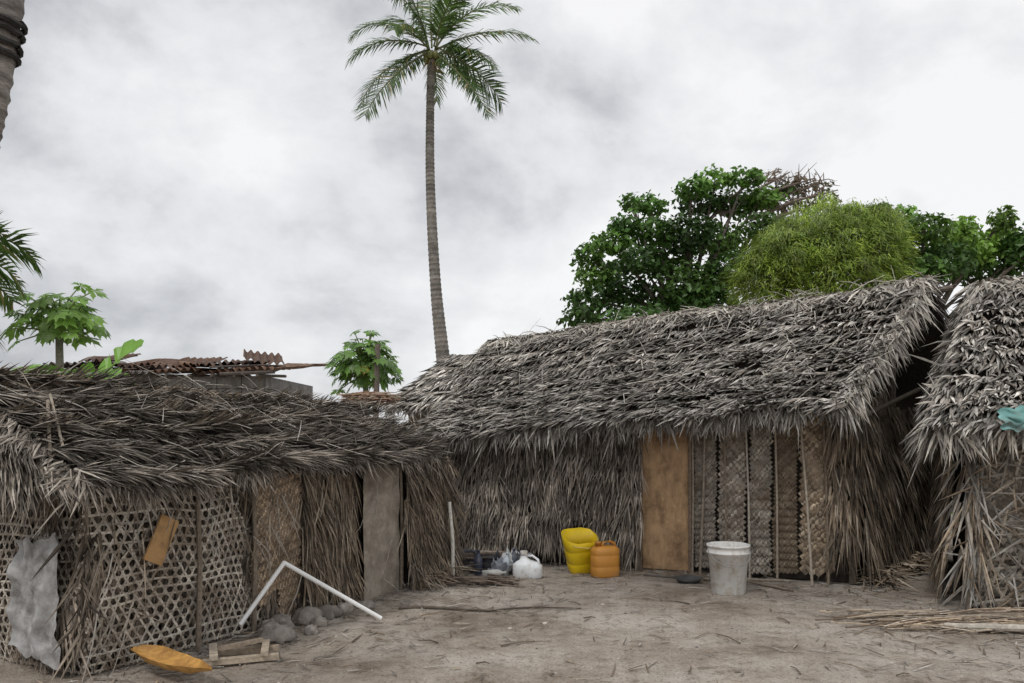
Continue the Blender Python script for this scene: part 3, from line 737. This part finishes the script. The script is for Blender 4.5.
tree('broadleaf_tree',V(4.4,20.5,0),4.0,clumps_px(L1,20),0.16,G1,0.24,extra=twigs)
tree('broadleaf_tree',V(7.5,21.5,0),5.0,clumps_px([(800,183,20,9),(820,190,16,9),(775,176,16,6),(832,203,10,8),(805,203,20,8),(780,205,16,9)],21,0.6,330),0.12,[(0.16,0.12,0.07),(0.10,0.12,0.045),(0.2,0.155,0.11)],0.18)
ct=empty('drooping_tree'); mb=MB(); base=V(7.0,17.5,0)
tube(mb,[base,V(6.8,17.5,2.5),V(6.7,17.5,4.2)],[.22,.18,.08],(0.15,0.12,0.1)); 
for k_ in range(14):
    a=k_*.45; q=V(6.7+math.cos(a)*1.2,17.5+math.sin(a)*1.0,4.2+U(0,.6)); tube(mb,[V(6.8,17.5,2.8),V(6.75+math.cos(a)*.6,17.5+math.sin(a)*.5,4.0),q],[.06,.04,.01],(0.14,0.12,0.1),n=5)
mb.obj('trunk_and_limbs',M_bark,ct)
mb=MB()
LG=[(0.27,0.37,0.05),(0.22,0.32,0.045),(0.33,0.42,0.065),(0.15,0.24,0.035)]
lobes=[(sp(785,268,17.3),V(1.05,1.1,.95)),(sp(822,250,17.5),V(1.3,1.2,1.0)),(sp(862,248,17.5),V(.95,1.1,.9)),(sp(757,288,17.2),V(.6,.8,.75)),(sp(880,262,17.6),V(.5,.8,.7)),(sp(840,285,17.1),V(1.4,1.0,.9)),(sp(850,224,17.6),V(.8,.7,.38)),(sp(800,245,17.2),V(.6,.6,.5)),(sp(770,265,17.0),V(.5,.5,.5)),(sp(880,222,17.4),V(.4,.5,.3))]
for (c,r) in lobes:
    n_=int(8500*r.x*r.z)
    for i in range(n_):
        d=V(random.gauss(0,1),random.gauss(0,1),random.gauss(0,1)+.3).normalized()
        bump_=1+0.4*nz(d.x*3+c.x,d.y*3,d.z*3+c.z)
        p=c+V(d.x*r.x,d.y*r.y,d.z*r.z)*bump_*U(.78,1.04)
        dd=(V(d.x*.5,d.y*.5,-.6)+V(U(-.45,.45),U(-.45,.45),U(-.2,.6))).normalized()
        l=U(.05,.18); s=dd.cross(d)
        if s.length<.05: s=V(1,0,0)
        s=s.normalized()*U(.007,.015)
        q=p+dd*l; br=0.9+0.9*nz(p.x*2.2,p.y*2.2,p.z*1.8)
        mb.add([p-s,p+s,q+s*.3,q-s*.3],[(0,1,2,3)],mul(random.choice(LG),max(.2,br)*U(.65,1.4)))
mb.obj('drooping_foliage',M_green,ct)
L2=[(900,235,26,16),(925,228,24,14),(950,240,26,16),(940,262,34,18),(975,250,28,18),(1000,240,22,16),(1003,220,14,13),(1020,250,24,20),(985,272,34,14),(905,262,26,18),(880,211,15,8),(902,214,15,9),(965,225,14,9),(1045,240,30,24),(1080,250,34,24),(1120,240,40,30),(920,272,30,16)]
tree('broadleaf_tree',V(9.3,19.5,0),3.2,clumps_px(L2,18.6,0.9),0.16,[(0.11,0.22,0.04),(0.15,0.28,0.05),(0.19,0.32,0.06),(0.07,0.15,0.03)],0.25)
mb=MB(); crown(mb,[(V(5.8+U(-.5,1.5),12+U(-.2,2.2),U(.3,1.2)),V(.6,.6,.45),400) for _ in range(10)],0.11,G1)
mb.obj('bush',M_green)
mb=MB()
cl=[]
for i in range(70):
    x=-60+i*1.9; cl.append((V(x,42+U(-4,4),U(.6,1.5)),V(1.9,1.6,U(.7,1.1)),260))
crown(mb,cl,0.42,G1); mb.obj('distant_bushes',M_green)

# ================================================================ small things
def G(x,y): return V(x,y,gh(x,y))
mb=MB()
wc=(0.80,0.79,0.76)
pr=[(0,0.0),(0.145,0.0),(0.15,0.01),(0.182,0.37),(0.195,0.372),(0.195,0.385),(0.184,0.388),(0.186,0.43),(0.197,0.432),(0.197,0.447),(0.188,0.45),(0.18,0.446),(0.145,0.02),(0,0.018)]
prc=[mul(wc,.8)]*2+[mul(wc,.8)]+[wc]*9+[mul(wc,.6)]*2
lathe(mb,pr,wc,40,Matrix.Translation(G(1.99,7.36)),prc)
c0=G(1.99,7.36)
tube(mb,[c0+V(0.195*math.cos(a),-abs(0.2*math.sin(a))*0.96-0.01,0.41-0.14*math.sin(a)) for a in [math.pi*i/16 for i in range(17)]],0.0035,(0.35,0.35,0.35),n=5)
mb.obj('white_bucket',M_white,smooth=True)
def rbox_sections(mb,secs,col,M,n=24,ex=3.2,capb=True,capt=True):
    vs=[];fs=[]
    for (hx,hy,z,ox) in secs:
        for j in range(n):
            a=2*math.pi*j/n; cx=math.cos(a);sy=math.sin(a)
            vs.append(M@V(ox+hx*math.copysign(abs(cx)**(2/ex),cx),hy*math.copysign(abs(sy)**(2/ex),sy),z))
    for i in range(len(secs)-1):
        for j in range(n): j2=(j+1)%n; fs.append((i*n+j,i*n+j2,(i+1)*n+j2,(i+1)*n+j))
    if capb: fs.append(tuple(range(n))[::-1])
    if capt: fs.append(tuple((len(secs)-1)*n+j for j in range(n)))
    mb.add(vs,fs,col)
mb=MB(); yc=(0.82,0.58,0.012)
My=Matrix.Translation(G(0.74,8.46)+UP*0.02)@Matrix.Rotation(.2,4,'Z')@Matrix.Rotation(rd(-8),4,'Y')@Matrix.Rotation(rd(14),4,'X')
secs=[(.13,.11,0,0),(.142,.12,.015,0),(.152,.127,.11,0),(.148,.124,.12,0),(.156,.13,.13,0),(.168,.138,.25,0),(.164,.135,.26,0),(.171,.14,.27,0),(.188,.15,.39,0),(.184,.146,.392,0),(.16,.13,.25,0),(.13,.11,.03,0)]
n_=32; vs=[];fs=[];cc=[]
for si,(hx,hy,z,ox) in enumerate(secs):
    for j in range(n_):
        a=2*math.pi*j/n_; cx=math.cos(a);sy=math.sin(a)
        zz=z+(0.03*(-cx)+.03*sy+.01*nz(j*.8) if z>.38 else 0)
        vs.append(My@V(hx*math.copysign(abs(cx)**(2/3.0),cx),hy*math.copysign(abs(sy)**(2/3.0),sy),zz)); cc.append(mul(yc,.7) if si>9 else yc)
for i in range(len(secs)-1):
    for j in range(n_): j2=(j+1)%n_; fs.append((i*n_+j,i*n_+j2,(i+1)*n_+j2,(i+1)*n_+j))
fs.append(tuple(range(n_))[::-1]); fs.append(tuple((len(secs)-1)*n_+j for j in range(n_)))
mb.add(vs,fs,yc,cc)
tube(mb,[My@V(-.18,-.02,.38),My@V(-.1,-.15,.34),My@V(.04,-.175,.31),My@V(.14,-.14,.33),My@V(.185,-.02,.36)],.005,(0.6,.5,.2),n=6)
mb.obj('yellow_jerrycan',M_plastic,smooth=True)
def jerrycan(name,M,hx,hy,h,col,m):
    mb=MB(); r=.97
    rbox_sections(mb,[(hx*.93,hy*.92,0,0),(hx,hy,.015,0),(hx,hy,h*.28,0),(hx*r,hy*r,h*.3,0),(hx,hy,h*.32,0),(hx,hy,h*.6,0),(hx*r,hy*r,h*.62,0),(hx,hy,h*.64,0),(hx*.99,hy*.99,h*.76,0),(hx*.9,hy*.9,h*.82,0),(hx*.66,hy*.72,h*.87,0)],col,M)
    lathe(mb,[(0,0),(.028,0),(.028,h*.08),(.034,h*.08),(.034,h*.16),(0,h*.16)],mul(col,.8),16,M@Matrix.Translation(V(-hx*.55,0,h*.85)))
    tube(mb,[M@V(-hx*.3,0,h*.85),M@V(-hx*.15,0,h*.97),M@V(hx*.35,0,h*.99),M@V(hx*.72,0,h*.93),M@V(hx*.78,0,h*.80)],0.014,col,n=8)
    return mb.obj(name,m,smooth=True)
jerrycan('orange_jerrycan',Matrix.Translation(G(.95,8.17))@Matrix.Rotation(.35,4,'Z'),.145,.10,.36,(0.60,0.27,0.05),M_plastic)
mb=MB(); M=Matrix.Translation(G(.16,8.17))@Matrix.Rotation(-.3,4,'Z')
wj=(0.78,0.80,0.82)
rbox_sections(mb,[(.14,.09,0,0),(.152,.10,.015,0),(.154,.10,.09,0),(.15,.098,.13,0),(.11,.08,.16,-.01),(.055,.05,.18,-.03),(.034,.034,.205,-.04),(.032,.032,.225,-.04)],wj,M,n=28,ex=2.6)
lathe(mb,[(0,0),(.038,0),(.038,.045),(0,.045)],(0.75,.76,.78),16,M@Matrix.Translation(V(-.04,0,.225)))
tube(mb,[M@V(-.015,0,.22),M@V(.05,0,.225),M@V(.11,0,.185),M@V(.125,0,.14)],0.013,wj,n=8)
mb.obj('white_jug',M_white,smooth=True)
def pot(name,x,y,r,h,col,tilt=0.0,z=0.01):
    mb=MB(); M=Matrix.Translation(G(x,y)+UP*z)@Matrix.Rotation(tilt,4,'X')
    lathe(mb,[(0,0),(r*.75,0.0),(r*.98,h*.25),(r,h*.6),(r*.9,h*.95),(r*1.04,h),(r*.87,h*.95),(r*.9,h*.5),(r*.6,.02),(0,.02)],col,24,M)
    for s in (-1,1): tube(mb,[M@V(s*r*.95,-.03,h*.8),M@V(s*r*1.2,-.02,h*.84),M@V(s*r*1.2,.02,h*.84),M@V(s*r*.95,.03,h*.8)],.006,col,n=5)
    mb.obj(name,M_metal,smooth=True)
pot('cooking_pot',-.22,8.45,.13,.17,(0.05,0.05,0.055));pot('cooking_pot',-.48,8.6,.13,.14,(0.12,0.12,0.13),.6,.05);pot('cooking_pot',-.02,8.62,.10,.14,(0.3,0.3,0.31))
def bottle(x,y,h,r,col,tx=0):
    mb=MB(); M=Matrix.Translation(G(x,y)+UP*(.005 if abs(tx)<1 else r))@Matrix.Rotation(tx,4,'Y')
    lathe(mb,[(0,0),(r,0),(r,h*.62),(r*.8,h*.72),(r*.35,h*.85),(r*.35,h*.93),(r*.42,h*.93),(r*.42,h),(0,h)],col,16,M); mb.obj('plastic_bottle',M_plastic,smooth=True)
bottle(-.35,8.3,.26,.045,(0.06,0.07,0.11));bottle(-.08,8.28,.24,.04,(0.45,0.5,0.55),.15);bottle(0.02,8.4,.27,.045,(0.1,0.11,0.14));bottle(-.3,8.1,.24,.04,(0.4,0.4,0.38),1.5)
mb=MB()
for q in range(6):
    c=G(-.14+(q%3)*.13,8.42+U(-.15,.15)); r=U(.09,.13)
    vs=[];fs=[];n1_=18;n2_=12
    for j in range(n2_+1):
        th=math.pi*j/n2_
        for i in range(n1_):
            ph=2*math.pi*i/n1_; d=V(math.sin(th)*math.cos(ph),math.sin(th)*math.sin(ph),math.cos(th))
            rr=r*(1+.5*nz(d.x*2.2+q,d.y*2.2,d.z*2.2)+.3*nz(d.x*6+q,d.y*6,d.z*6)); vs.append(c+V(d.x*rr,d.y*rr,(d.z*.9+.85)*rr))
    for j in range(n2_):
        for i in range(n1_): i2=(i+1)%n1_; fs.append((j*n1_+i,j*n1_+i2,(j+1)*n1_+i2,(j+1)*n1_+i))
    mb.add(vs,fs,[(0.04,0.042,0.05),(0.42,0.45,0.5),(0.07,0.07,0.08),(0.2,.21,.24),(0.5,0.5,0.5),(.03,.03,.035)][q])
mb.obj('plastic_bag_bundle',mat('thin_plastic',.4,9,.2,.3,spec=.5))
def woodpile(name,n,cx,cy,sx,sy,Lr,r,pal,zmax=.12,ang=(0,3.14),z0=0.0):
    mb=MB()
    for k_ in range(n):
        p=G(cx+U(-sx,sx),cy+U(-sy,sy))+UP*z0; a=U(*ang); l=U(*Lr); z=U(.01,zmax)
        d=V(math.cos(a),math.sin(a),0); p0=p-d*l/2+UP*z; p1=p+d*l/2+UP*max(.012,z+U(-.04,.04)); rr=r*U(.5,1.3)
        tube(mb,[p0,(p0+p1)/2+V(U(-.02,.02),U(-.02,.02),U(0,.02)),p1],[rr,rr*.9,rr*.6],mul(random.choice(pal),U(.6,1.3)),n=6)
    return mb.obj(name,M_stick)
woodpile('firewood_pile',46,-.38,8.7,.32,.25,(.25,.6),.015,[(0.12,0.09,0.07),(0.2,0.16,0.13),(0.28,0.24,0.2)],.17,(-.6,.8))
woodpile('firewood_pile',40,-.33,7.75,.26,.1,(.25,.55),.009,[(0.12,0.09,0.07),(0.2,0.16,0.13)],.07,(-.6,.4))
mb=MB(); p=G(-.58,7.85); tube(mb,[p,p+V(.0,-.01,.4),p+V(-.03,-.05,.80)],[.019,.018,.016],(0.66,0.64,0.58),n=8); mb.obj('wooden_post',M_stick)
mb=MB()
tube(mb,[V(-1.955,5.75,.10),V(-1.715,6.035,.505)],0.017,(0.8,0.8,0.8),n=12)
tube(mb,[V(-1.725,6.04,.50),V(-1.02,6.24,.03)],0.0172,(0.8,0.8,0.8),n=12)
mb.obj('bent_white_pipe',M_pipe)
def rock(mb,c,r,fl=.65,col=(0.36,0.325,0.29)):
    vs=[];fs=[];n1_=14;n2_=9;s=U(0,90)
    for j in range(n2_+1):
        th=math.pi*j/n2_
        for i in range(n1_):
            ph=2*math.pi*i/n1_; d=V(math.sin(th)*math.cos(ph),math.sin(th)*math.sin(ph),math.cos(th))
            rr=r*(1+.5*nz(d.x*1.6+s,d.y*1.6,d.z*1.6)+.2*nz(d.x*4+s,d.y*4,d.z*4)); vs.append(c+V(d.x*rr,d.y*rr,d.z*rr*fl+r*fl*.45))
    for j in range(n2_):
        for i in range(n1_): i2=(i+1)%n1_; fs.append((j*n1_+i,j*n1_+i2,(j+1)*n1_+i2,(j+1)*n1_+i))
    mb.add(vs,fs,mul(col,U(.6,1.15)))
for (x,y,r) in [(-1.68,5.70,.12),(-1.60,6.2,.11),(-1.48,6.38,.10),(-1.74,6.02,.10),(-1.48,6.12,.06),(-1.8,5.95,.08),(-1.38,6.55,.08),(-1.48,5.90,.055),(-1.22,6.75,.065)]:
    mb=MB(); rock(mb,G(x,y),r,.75); mb.obj('rock',M_stone,smooth=True)
mb=MB()
WF=[(0.42,0.35,0.27),(0.36,0.29,0.22),(0.46,0.39,0.31)]
O=G(-1.76,5.20); wr=.32
def wb(x,y,z,sx,sy,sz,c,r): 
    box(mb,O+Matrix.Rotation(wr,3,'Z')@V(x,y,z),sx,sy,sz,c,wr+r)
wb(0,-.11,.04,.46,.05,.035,WF[0],.02);wb(.02,.11,.04,.44,.045,.035,WF[1],-.04);wb(-.17,0,.075,.05,.32,.03,WF[2],.05);wb(.15,0,.075,.045,.30,.03,WF[0],-.06);wb(.0,.02,.105,.3,.035,.025,WF[1],.5)
mb.obj('broken_wood_frame',M_stick)
mb=MB(); vs=[];fs=[]; n_=22;mm=10; P0=V(-2.36,4.98,.06);P1=V(-1.74,4.64,.03)
ax_=(P1-P0).normalized(); sd=V(-ax_.y,ax_.x,0).normalized()
for i in range(n_+1):
    t=i/n_; hw=.10*math.sin(math.pi*t**0.8)**.7+.002
    for j in range(mm+1):
        q=-1+2*j/mm; vs.append(P0.lerp(P1,t)+sd*q*hw+UP*(q*q*hw*.75+.07*(2*t-1)**2+.012+.012*nz(t*6,q*2)))
for i in range(n_):
    for j in range(mm): a=i*(mm+1)+j; fs.append((a,a+1,a+mm+2,a+mm+1))
mb.add(vs,fs,(0.56,0.31,0.09)); mb.obj('coconut_spathe',mat('spathe',.6,14,.35,.4,dirt=(0.3,0.15,0.05),dscale=8,dthr=.54,stretch=(1,4,1)),smooth=True)
mb=MB(); M=Matrix.Translation(G(1.72,7.80)+UP*.01)
lathe(mb,[(0,0),(.10,0),(.13,.045),(.138,.047),(.10,.008),(0,.008)],(0.09,0.09,0.09),24,M)
tube(mb,[M@V(-.12,.02,.04),M@V(-.42,.12,.05)],.011,(0.1,0.09,0.08),n=7); mb.obj('frying_pan',M_metal,smooth=True)
mb=MB(); tube(mb,[G(1.9,7.95)+UP*.015,G(2.3,7.75)+UP*.03,G(2.62,7.45)+UP*.02],[.012,.014,.012],(0.22,0.18,0.14),n=7)
tube(mb,[G(2.2,8.0)+UP*.015,G(2.75,7.9)+UP*.02],.01,(0.36,0.31,0.25),n=7); mb.obj('wooden_stick',M_stick)
mb=MB(); pts=[G(-.95+i*.19,6.68+.03*math.sin(i*1.3)-.004*i)+UP*.014 for i in range(9)]
tube(mb,pts,[.014-.001*i for i in range(9)],(0.11,0.09,0.07),n=6)
for i in (2,3,5,6): tube(mb,[pts[i],pts[i]+V(U(.05,.2),U(-.12,.12),.01)],[.005,.002],(0.12,.1,.08),n=4)
mb.obj('fallen_branch',M_stick)
mb=MB(); tube(mb,[G(3.25,6.02)+UP*.03,G(3.9,5.88)+UP*.045,G(4.6,5.7)+UP*.04],[.024,.03,.033],(0.46,0.42,0.36),n=9)
mb.obj('wooden_pole',M_stick)
woodpile('palm_rib_pile',110,3.45,6.2,.7,.24,(.35,.95),.007,[(0.46,0.36,0.26),(0.34,0.28,0.22),(0.5,0.43,0.35),(.2,.15,.11)],.06,(-.5,.45))
woodpile('stick_bundle',150,-1.5,8.5,.20,.10,(.15,.38),.008,SB+[(.36,.22,.17)],.14,(-.9,.9),1.76)
def onfree(x,y):
    return (x-A.x)*nl.x+(y-A.y)*nl.y>0.05 and (x-W1.x)*nout.x+(y-W1.y)*nout.y>0.05 and ((x-C1.x)*o0.x+(y-C1.y)*o0.y>0.03 or x<3.7)
lit=MB(); cnt=0
while cnt<2200:
    x=U(-3,4.9);y=U(4.3,9.5)
    if not onfree(x,y): continue
    dw=min(abs((x-A.x)*nl.x+(y-A.y)*nl.y),abs((x-W1.x)*nout.x+(y-W1.y)*nout.y),abs(x-3.7)+.2)
    if R()>math.exp(-dw*2.2)+.05+.1*max(0,nz(x*1.2,y*1.2,7)): continue
    cnt+=1; p=G(x,y)+UP*.008; a=U(0,6.28); d=V(math.cos(a),math.sin(a),U(-.02,.1)).normalized()
    leaf(lit,p,d,UP,U(.03,.22),U(.005,.015),mul(random.choice(BR_T+GREYS),U(.35,1.1)),0,U(0,.015),.3,U(-.3,.3))
for k_ in range(1100):
    x=U(-3,5);y=U(4.3,9.3)
    if onfree(x,y): rock(lit,G(x,y)-UP*.003,U(.003,.010)*(2 if R()<.05 else 1),.6,(0.5,0.45,0.4) if R()<.6 else (.2,.17,.15))
lit.obj('ground_litter',M_thatch)
mb=MB()
for k_ in range(26):
    x=U(-1.4,4);y=U(4.8,7.6)
    if not onfree(x,y): continue
    p=G(x,y)+UP*.01; a=U(0,3.1); l=U(.08,.35); q=G(x+math.cos(a)*l,y+math.sin(a)*l)+UP*.012
    tube(mb,[p,(p+q)/2+V(.01,.01,.006),q],[.006,.005,.003],mul((.2,.16,.12),U(.5,1.5)),n=5)
mb.obj('scattered_twigs',M_stick)

# ================================================================ WORLD, SUN, CAMERA
w=bpy.data.worlds.new('World'); scene.world=w; w.use_nodes=True
N=w.node_tree.nodes;Lk=w.node_tree.links; bg=N['Background']
sky=N.new('ShaderNodeTexSky'); sky.sky_type='NISHITA'; sky.sun_disc=False; SE,SR=rd(56),rd(215); sky.sun_elevation=SE; sky.sun_rotation=SR
sc=N.new('ShaderNodeVectorMath'); sc.operation='SCALE'; sc.inputs['Scale'].default_value=0.1; Lk.new(sky.outputs[0],sc.inputs[0])
tc=N.new('ShaderNodeTexCoord'); mp=N.new('ShaderNodeMapping'); mp.inputs['Scale'].default_value=(1,1,1.5); mp.inputs['Location'].default_value=(1.35,0.7,0.4); Lk.new(tc.outputs['Generated'],mp.inputs['Vector'])
n=N.new('ShaderNodeTexNoise'); n.inputs['Scale'].default_value=3.4; n.inputs['Detail'].default_value=10; n.inputs['Roughness'].default_value=.57; n.inputs['Distortion'].default_value=.15; Lk.new(mp.outputs[0],n.inputs['Vector'])
sx=N.new('ShaderNodeSeparateXYZ'); Lk.new(tc.outputs['Generated'],sx.inputs[0])
mr=N.new('ShaderNodeMath'); mr.operation='MULTIPLY_ADD'; Lk.new(sx.outputs[0],mr.inputs[0]); mr.inputs[1].default_value=0.22; Lk.new(n.outputs['Fac'],mr.inputs[2])
r=N.new('ShaderNodeValToRGB'); r.color_ramp.elements[0].position=.30; r.color_ramp.elements[0].color=(.50,.51,.535,1); r.color_ramp.elements[1].position=.60; r.color_ramp.elements[1].color=(.97,.97,.975,1)
em=r.color_ramp.elements.new(.45); em.color=(.79,.80,.82,1)
Lk.new(mr.outputs[0],r.inputs['Fac'])
mx=N.new('ShaderNodeMix'); mx.data_type='RGBA'; mx.inputs[0].default_value=.94; Lk.new(sc.outputs[0],mx.inputs[6]); Lk.new(r.outputs[0],mx.inputs[7]); Lk.new(mx.outputs[2],bg.inputs['Color']); bg.inputs['Strength'].default_value=1.0
sl=bpy.data.lights.new('sun','SUN'); sl.energy=1.5; sl.angle=rd(10); sl.color=(1,.97,.93)
so=bpy.data.objects.new('sun',sl); scene.collection.objects.link(so)
sdv=V(math.sin(SR)*math.cos(SE),math.cos(SR)*math.cos(SE),math.sin(SE))
so.rotation_euler=sdv.to_track_quat('Z','Y').to_euler()
cam=bpy.data.cameras.new('camera'); co=bpy.data.objects.new('camera',cam); scene.collection.objects.link(co); scene.camera=co
co.location=(0,0,1.5); co.rotation_euler=(math.pi/2,0,0); cam.lens=28.125; cam.sensor_width=36; cam.shift_y=88.5/1024; cam.clip_end=2000
scene.view_settings.view_transform='Standard'; scene.view_settings.look='None'; scene.view_settings.exposure=0
